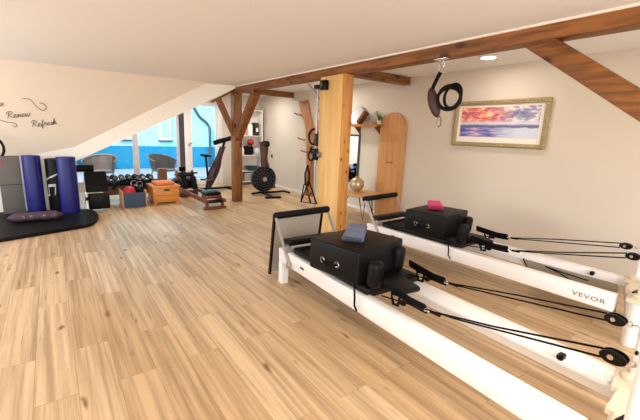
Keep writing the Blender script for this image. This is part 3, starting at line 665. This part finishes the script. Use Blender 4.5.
# ------------------------------------------------------------------ hanging from the beam
t = thing('ceiling_mount', 'steel ceiling mount with a carabiner under the long beam', 'hook', (2.185, -2.97, 2.135))
MB().b2(-.07, .07, -.03, .03, -.012, 0, .004).build('plate', 'chrome', t)
MB().torus((0, 0, -.025), .02, .005, (PI/2, 0, 0), 16).build('eye', 'chrome', t)
MB().tube([(0, 0, -.03), (.022, 0, -.045), (.024, 0, -.11), (0, 0, -.125), (-.024, 0, -.11), (-.022, 0, -.045)], .005, 8, True).build('carabiner', 'chrome', t)
t = thing('hanging_strap_reel', 'brown leather pouch with black coiled loops hanging from the beam', 'strap set', (2.185, -2.97, 2.012))
MB().tube([(0, 0, 0), (.03, 0, -.05), (.06, 0, -.11), (.075, 0, -.16)], .022, 8, flat=.012, up=(0, 1, 0)).build('strap', 'strap', t)
def pouch(u, v):
    a = 2*PI*v; k = math.sin(PI*u)**.5
    return Vector((.04-.10*(u-.5)+.066*k*math.cos(a), .03*k*math.sin(a), -.125-.285*u))
MB().quadgrid(pouch, 18, 20).build('pouch', 'leather', t, ang=80)
for i, (cx, cz, R, rt) in enumerate(((-.105, -.225, .105, .2), (-.155, -.22, .105, -.25), (-.135, -.245, .10, .5))):
    MB().torus((cx, .02*(i-1), cz), R, .0135, (PI/2+.1*i, 0, rt), 32).build('coil_loop', 'blackmat', t)
MB().tube([(-.04, 0, -.395), (-.018, 0, -.42), (-.018, 0, -.475), (-.04, 0, -.495), (-.06, 0, -.475), (-.058, 0, -.42)], .0055, 8, True).build('carabiner', 'steel', t)

# ------------------------------------------------------------------ ceiling lamps (one in view; the other lights are added, unseen fill)
def downlight(x, y, z, label):
    t = thing('ceiling_lamp', label, 'lamp', (x, y, z), 0, 'round ceiling lamps')
    MB().lathe([(.075, 0), (.10, 0), (.105, -.008), (.095, -.016), (.078, -.016)], 28, caps=False).build('rim', 'white', t)
    MB().lathe([(.005, -.004), (.076, -.004), (.076, -.013), (.005, -.014)], 28).build('diffuser', 'lamp', t)
def area(name, loc, size, power, col, rot=(0, 0, 0), shape='DISK', size_y=None):
    d = bpy.data.lights.new(name, 'AREA'); d.shape = shape; d.size = size; d.energy = power; d.color = col
    if size_y: d.size_y = size_y
    o = bpy.data.objects.new(name, d); COL.objects.link(o); o.location = loc; o.rotation_euler = rot
    return o
WARM = (1, .90, .79); SOFT = (1, .965, .93)
downlight(2.45, -4.20, ZR, 'glowing round lamp in the ceiling between the beam and the painting wall')
for i, (x, y, z, p) in enumerate(((2.45, -4.20, ZR, 3.5), (5.7, -4.05, ZR, 11), (-.8, -4.08, ZR, 3), (-.6, -1.0, ZL, 18), (-.6, 1.3, ZL, 19), (8.1, -4.0, ZR, 12), (8.2, -1.9, ZR, 20))):
    area('lamp_and_fill_light', (x, y, z-.03), .16, p, WARM if x < 5 else (1, .96, .93))  # first one belongs to the visible lamp, the rest are added fill without fixtures
area('back_fill_light', (XB+.05, -.8, 1.42), 4.6, 110, SOFT, (PI/2+.4, 0, -PI/2), 'RECTANGLE', 1.3)  # added fill from behind the camera, no real window known there

for x in (3.6, 5.8):
    area('side_fill_light', (x, YL-.03, 1.35), 2.0, 25, SOFT, (-PI/2-.45, 0, 0), 'RECTANGLE', 1.3)  # added fill along the left wall, out of view
# ------------------------------------------------------------------ reformers
def reformer(loc, rz, label, group):
    t = thing('pilates_reformer', label, 'pilates reformer', loc, rz, group)
    Lr, w = 2.50, .58
    for y0 in (0, w-.075):
        r = MB().b2(.0, Lr, y0, y0+.075, .215, .345, .006).build('side_rail', 'white', t)
        yi = y0+.075 if y0 == 0 else y0-.022
        MB().b2(.08, Lr-.04, yi, yi+.022, .275, .300, .002).build('track', 'white', r)
    MB().b2(.0, .07, .075, w-.075, .23, .34, .005).build('end_bar', 'white', t)
    for y in (.0, w-.07): MB().b2(.0, .07, y, y+.07, 0, .215, .004).build('leg', 'white', t)
    # column end: plate, round legs, pulley posts
    MB().prism([(2.56, -.01, .33), (2.545, .19, .33), (2.515, .19, .33), (2.50, .38, .33), (2.475, .38, .33), (2.44, .59, .33), (2.62, .59, .33), (2.69, -.01, .33)], (0, 0, .025)).build('end_plate', 'cream', t)
    MB().bar((2.585, .06, .27), (2.475, .53, .27), .045, .12, (0, 0, 1), .005).build('cross_bar', 'white', t)
    for (x, y) in ((2.615, .045), (2.53, .535)):
        l = MB().cyl((x, y, 0), (x, y, .33), .044, seg=28).build('leg', 'white', t)
    for (x, y) in ((2.63, .06), (2.525, .52)):
        c = MB().cyl((x, y, .355), (x, y, .82), .028, seg=24).sph((x, y, .82), .028).build('pulley_post', 'white', t)
        MB().lathe([(.03, 0), (.055, 0), (.055, .02), (.03, .03)], 24, (x, y, .355)).build('collar', 'cream', c)
        MB().cyl((x-.028, y-.02, .70), (x-.036, y-.02, .70), .008, seg=10).build('bolt', 'blackpl', c)
    for y in (.06, .36): MB().tube([(2.575, y+.05, .357), (2.575, y+.05, .375), (2.585, y+.11, .375), (2.585, y+.11, .357)], .008).build('latch', 'blackpl', t)
    MB().cyl((2.235, w-.097, .325), (2.235, w-.12, .325), .016, seg=14).b2(2.22, 2.25, w-.122, w-.075, .31, .34, .006).build('stopper', 'blackpl', t)
    # foot end: padded bar on two arms, lower pad, jump board
    MB().cyl((-.06, .0, .64), (-.06, .58, .655), .034, seg=20).sph((-.06, 0, .64), .034).sph((-.06, .58, .655), .034).build('foot_bar', 'black', t)
    for y in (-.012, .592):
        a = MB().bar((-.055, y, .635), (.235, y, .235), .016, .028).build('bar_arm', 'silver', t)
        MB().lathe([(.004, 0), (.028, 0), (.028, .012), (.004, .016)], 16, (.235, y+(-.01 if y < 0 else .01), .25), (PI/2 if y < 0 else -PI/2, 0, 0)).build('pivot', 'chrome', a)
    MB().box((.13, .29, .43), (.16, .58, .055), (0, -.1, 0), .026, 3).build('standing_pad', 'black', t)
    MB().bar((.16, .02, .335), (.16, .02, .41), .03, .03, (1, 0, 0)).bar((.16, .56, .335), (.16, .56, .41), .03, .03, (1, 0, 0)).cyl((.19, .06, .375), (.19, .52, .375), .014).build('pad_support', 'silver', t)
    # carriage
    MB().b2(.30, 1.20, .085, .495, .315, .345, .004).build('carriage_frame', 'blackpl', t)
    MB().box((.725, .29, .375), (1.01, .53, .055), (0, 0, 0), .02, 3).build('carriage_pad', 'black', t)
    for (x, y) in ((1.235, .085), (1.06, .475)):
        MB().box((x, y, .495), (.085, .11, .19), (0, .08, 0), .036, 4).build('shoulder_rest', 'black', t)
    h = MB().box((1.345, .215, .435), (.20, .19, .04), (0, .06, -.12), .018, 3).build('head_rest', 'black', t)
    MB().bar((1.17, .25, .36), (1.32, .22, .415), .08, .02).build('bracket', 'blackpl', h)
    # straps, ropes, pulleys
    for (y, x0, x1, px, py, zz) in ((.055, 1.33, 1.70, 2.50, .06, .64), (.49, 1.15, 1.50, 2.375, .50, .61)):
        sb = MB().tube([(x0, y+.03, .47), (x0+.12, y+.02, .46), (x0+.25, y, .455), (x1-.04, y-.012, .462), (x1, y-.015, .465)], .036, 10, flat=.013, up=(0, 1, .4)).build('hand_strap', 'strap', t)
        MB().tube([(x0+.1, y-.01, .45), (x0+.13, y-.03, .43), (x0+.14, y-.03, .40), (x0+.17, y-.02, .40), (x0+.17, y-.01, .43), (x0+.16, y, .455)], .012, 8, True, flat=.006, up=(0, 1, 0)).build('strap_loop', 'strap', sb)
        MB().torus((x1+.015, y-.015, .465), .018, .004, (0, 0, 0), 16).build('ring', 'chrome', sb)
        MB().tube([(x1+.035, y-.015, .466), (x1+.10, y-.016, .47)], .009).tube([(x1+.03, y-.015, .466), (x1+(px-x1)*.5, y-.015+(py-y)*.5, .552), (px, py, zz+.018)], .0048, 8).build('rope', 'rope', t)
        MB().tube([(x0+.02, y-.012, .40), (x0+(px-x0)*.5, y+(py-y)*.5-.01, .496), (px, py, zz-.018)], .0048, 8).sph((x0+.2, y-.012, .425), .016, (1.6, 1, 1), 12).build('return_rope', 'rope', t)
        # pulley: two cheeks round a wheel, hooked on the post
        q = MB()
        for s_ in (-1, 1):
            q.prism([(px+.036+.041*math.cos(2*PI*k/24)*(1 if math.cos(2*PI*k/24) < 0 else 1.05), py+s_*.014-.004, zz+.004+.025*math.sin(2*PI*k/24)) for k in range(24)], (0, .008, 0))
        q.cyl((px+.03, py-.012, zz+.004), (px+.03, py+.012, zz+.004), .021, seg=20).sph((px+.036, py, zz+.004), .021, (1.6, .6, .8), 14)
        pu = q.build('pulley', 'blackpl', t)
        MB().cyl((px+.03, py-.02, zz+.004), (px+.03, py+.02, zz+.004), .010, seg=12).build('axle', 'chrome', pu)
        MB().torus((px+.09, py, zz+.005), .011, .0035, (PI/2, 0, 0), 14).torus((px+.109, py, zz+.005), .011, .0035, (0, 0, 0), 14).build('hook', 'chrome', pu)
    MB().tube([(1.10, .03, .40), (1.15, -.02, .385), (1.17, -.03, .33), (1.17, -.028, .27), (1.20, -.03, .24)], .007, 8).build('loose_strap', 'strap', t)
    # name on the near rail
    cu = bpy.data.curves.new('brand_text', 'FONT'); cu.body = 'VEVOR'; cu.size = .047; cu.extrude = .0012; cu.align_x = 'CENTER'; cu.space_character = 1.12
    to = bpy.data.objects.new('tmp', cu); COL.objects.link(to); bpy.context.view_layer.update()
    me = bpy.data.meshes.new_from_object(to.evaluated_get(bpy.context.evaluated_depsgraph_get())); bpy.data.objects.remove(to)
    me.transform(Matrix.Diagonal((1.35, 1, 1, 1))); me.materials.clear(); me.materials.append(M['logo'])
    o = bpy.data.objects.new('brand_lettering', me); COL.objects.link(o); o.parent = t; o.location = (2.345, -.001, .258); o.rotation_euler = (PI/2, 0, 0)
    MB().b2(.40, .46, -.002, 0, .27, .29).build('sticker', 'block', t)
    return t
RN = reformer((2.83, -1.65, 0), math.radians(177.45), 'white pilates reformer nearest the camera, carrying the box with the blue-grey towel', 'pilates reformers')
RF = dup(RN, (3.15, -3.10, 0), math.radians(181.98), 'white pilates reformer along the painting wall, carrying the box with the pink towel')
for ch in list(RN.children):
    if ch.name.startswith('brand_lettering'): bpy.data.objects.remove(ch)
def on(R, x, y, z):
    return Matrix.LocRotScale(R.location, R.rotation_euler, None) @ Vector((x, y, z))
def sitbox(R, x, y, rz, label):
    p = on(R, x, y, .404); t = thing('sitting_box', label, 'box', p, R.rotation_euler.z+rz, 'padded sitting boxes')
    MB().box((0, 0, .118), (.47, .56, .235), (0, 0, 0), .016, 3).build('padded_body', 'black', t)
    for xx in (-.09, .05):
        MB().torus((xx, -.287, .10), .018, .004, (PI/2, 0, 0), 16).cyl((xx, -.282, .117), (xx, -.29, .117), .01).build('ring', 'chrome', t)
    MB().tube([(-.09, -.284, .12), (-.09, -.294, .10), (-.02, -.30, .07), (.05, -.294, .10), (.05, -.284, .12)], .009, 8).build('carry_strap', 'strap', t)
    return t
sitbox(RN, .87, .22, math.radians(12), 'black padded box on the nearest reformer under the blue-grey towel')
sitbox(RF, .80, .27, math.radians(7), 'black padded box on the wall-side reformer under the pink towel')
def towel(R, x, y, z, rz, w, d, h, mat, label, band=None):
    t = thing('folded_towel', label, 'towel', on(R, x, y, z), R.rotation_euler.z+rz, 'folded towels on the boxes')
    for k in range(3):
        zz = h*(k+.5)/3; j = .006*math.sin(k*2.3)
        def f(u, v, zz=zz, j=j):
            a = 2*PI*v; s = min(1, 14*min(u, 1-u)+.2)
            sx = math.copysign(abs(math.cos(a))**.35, math.cos(a)); sz = math.copysign(abs(math.sin(a))**.6, math.sin(a))
            return Vector(((u-.5)*w+j, sx*(d/2+j), zz+sz*h/6*.98*s+.002*math.sin(u*17+v*9)))
        MB().quadgrid(f, 24, 28).build('fold_layer', mat, t, ang=80)
    if band: MB().b2(w*.36, w*.44, -d/2+.004, d/2-.004, h, h+.003).build('stripe', band, t)
    return t
towel(RN, .79, .265, .64, math.radians(-45), .44, .155, .04, 'denim', 'folded blue-grey towel lying on the nearest padded box')
towel(RF, .70, .37, .64, math.radians(-52), .38, .15, .05, 'pink', 'folded pink towel lying on the wall-side padded box')
# the grey boards lying about the reformers
jb = thing('jump_board', 'pale grey jump board with black edging leaning at the nearest reformer foot', 'board', on(RN, -.10, .0, 0), RN.rotation_euler.z)
mt = MB().prism([(-.11, .03, .02), (-.11, .55, .02), (-.02, .55, .62), (-.02, .03, .62)], (-.012, 0, 0)).build('panel', 'lgrey', jb)
for y in (.015, .565): MB().bar((-.12, y, .0), (-.025, y, .63), .02, .03).build('edging', 'blackpl', jb)
t = thing('grey_board', 'pale grey board standing on edge inside the wall-side reformer', 'board', on(RF, 1.72, .45, .002), RF.rotation_euler.z)
MB().prism([(-.03, .008, .29), (.06, .17, 0), (.70, .17, 0), (.70, .008, .29)], (0, .012, 0)).build('panel', 'lgrey', t)
MB().bar((-.036, .014, .29), (.054, .174, .006), .016, .012, (1, 0, 0)).build('edging', 'blackpl', t)
MB().tube([(.16, .010, .275), (.26, .022, .25), (.40, .052, .19)], .005).build('cord', 'rope', t)
MB().tube([(.16, .010, .275), (.32, .018, .258), (.50, .022, .25)], .005).build('cord', 'rope', t)

# ------------------------------------------------------------------ outside the glass
struct(MB().b2(XW+.2, 14.8, -8, 4, -.25, -.08).build('terrace', 'deck'))
def wicker(loc, rz, label):
    t = thing('wicker_chair', label, 'chair', loc, rz, 'wicker chairs on the terrace')
    def back(u, v):
        a = math.radians(-105+210*u); R = .30+.07*v; z = .42+.38*v*(.55+.45*math.cos(a*.8))
        return Vector((R*math.cos(a), R*math.sin(a), z))
    MB().quadgrid(back, 36, 10, .018).build('woven_back', 'wicker', t)
    MB().tube([back(i/36, 1) for i in range(37)], .02, 8).build('rim', 'wicker', t)
    MB().lathe([(.01, .38), (.30, .38), (.31, .40), (.30, .43), (.01, .43)], 30).build('seat', 'wicker', t)
    for sx in (-1, 1):
        for sy in (-1, 1): MB().cyl((sx*.20, sy*.20, .39), (sx*.25, sy*.25, 0), .014).build('leg', 'steel', t)
    return t
c0 = wicker((10.25, -.92, -.08), -.5, 'grey-brown wicker chair on the terrace behind the left pane')
c1 = dup(c0, (10.3, -2.40, -.08), .5, 'grey-brown wicker chair on the terrace before the door frame')
hs = thing('neighbour_house', 'cyan rendered house with a blue plinth beyond the terrace', 'house', (15.0, -3.0, -3))
MB().b2(0, 5, -8.5, 5.2, 3.72, 9.2).build('facade', 'cyan', hs)
MB().b2(-.03, 5, -8.5, 5.2, 0, 3.75).build('plinth', 'bluebase', hs)
for y in (-.60, .75, 1.9):
    wd = MB().b2(-.05, .0, y-.22, y+.22, 3.98, 6.2, .01).build('window', 'white', hs); MB().b2(-.06, -.05, y-.16, y+.16, 4.05, 6.13).build('window_pane', 'cyan', wd)
    MB().b2(-.10, 0, y-.26, y+.26, 3.92, 3.98, .01).build('window_sill', 'dgrey', hs)
MB().tube([(-.12, -1.55, 9.2), (-.12, -1.55, 5.6), (-.12, -1.68, 5.3), (-.12, -1.9, 4.95), (-.12, -2.2, 4.72), (-.12, -2.32, 4.52), (-.12, -2.33, 0)], .055, 10).build('downpipe', 'dgrey', hs)
MB().b2(-.7, 5.3, -8.8, 5.5, 6.75, 7.1, .02).build('eaves', 'dgrey', hs) if False else None
tr = thing('garden_tree', 'green tree showing over the fence at the far left pane', 'tree', (14.2, -.2, -3))
MB().cyl((0, 0, 0), (0, 0, 3), .12, .08).build('trunk', 'block', tr)
cr = MB()
for k in range(260):
    a = random.random()*2*PI; b_ = math.acos(2*random.random()-1); rr = .75*random.random()**.4
    c = Vector((rr*math.sin(b_)*math.cos(a), rr*1.1*math.sin(b_)*math.sin(a), 3.75+.55*rr*math.cos(b_)))
    cr.box(c, (.22, .16, .01), (random.random()*3, random.random()*3, random.random()*3))
cr.build('foliage', 'leaf', tr)

# ------------------------------------------------------------------ world, sun, camera
w = bpy.data.worlds.new('World'); SC.world = w; w.use_nodes = True; nt = w.node_tree
bg = nt.nodes['Background']; sky = N(nt, 'ShaderNodeTexSky')
sky.sky_type = 'NISHITA'; sky.sun_elevation = math.radians(50); sky.sun_rotation = math.radians(60); sky.sun_disc = False
L(nt, sky, 'Color', bg, 'Color'); bg.inputs['Strength'].default_value = .6
sd = bpy.data.lights.new('sun', 'SUN'); sd.energy = 4; sd.angle = .02; so = bpy.data.objects.new('sun', sd); COL.objects.link(so)
so.rotation_euler = Vector((-.5, .6, .62)).to_track_quat('Z', 'Y').to_euler()

cam = bpy.data.cameras.new('camera'); co = bpy.data.objects.new('camera', cam); COL.objects.link(co)
cam.sensor_width = 36; cam.sensor_fit = 'HORIZONTAL'; cam.lens = 359.07/640*36; cam.clip_start = .02
y_, p_, r_ = (math.radians(a) for a in (-36.8357, 11.7665, 2.226))
fwd = Vector((math.cos(y_)*math.cos(p_), math.sin(y_)*math.cos(p_), -math.sin(p_))); rt = Vector((math.sin(y_), -math.cos(y_), 0)); up = rt.cross(fwd)
R_ = rt*math.cos(r_)+up*math.sin(r_); U_ = -rt*math.sin(r_)+up*math.cos(r_)
co.matrix_world = Matrix.Translation((0, 0, 1.4)) @ Matrix((R_, U_, -fwd)).transposed().to_4x4()
SC.camera = co
SC.view_settings.view_transform = 'Standard'; SC.view_settings.look = 'None'; SC.view_settings.gamma = 1; SC.view_settings.use_curve_mapping = False
SC.view_settings.exposure = 0.58
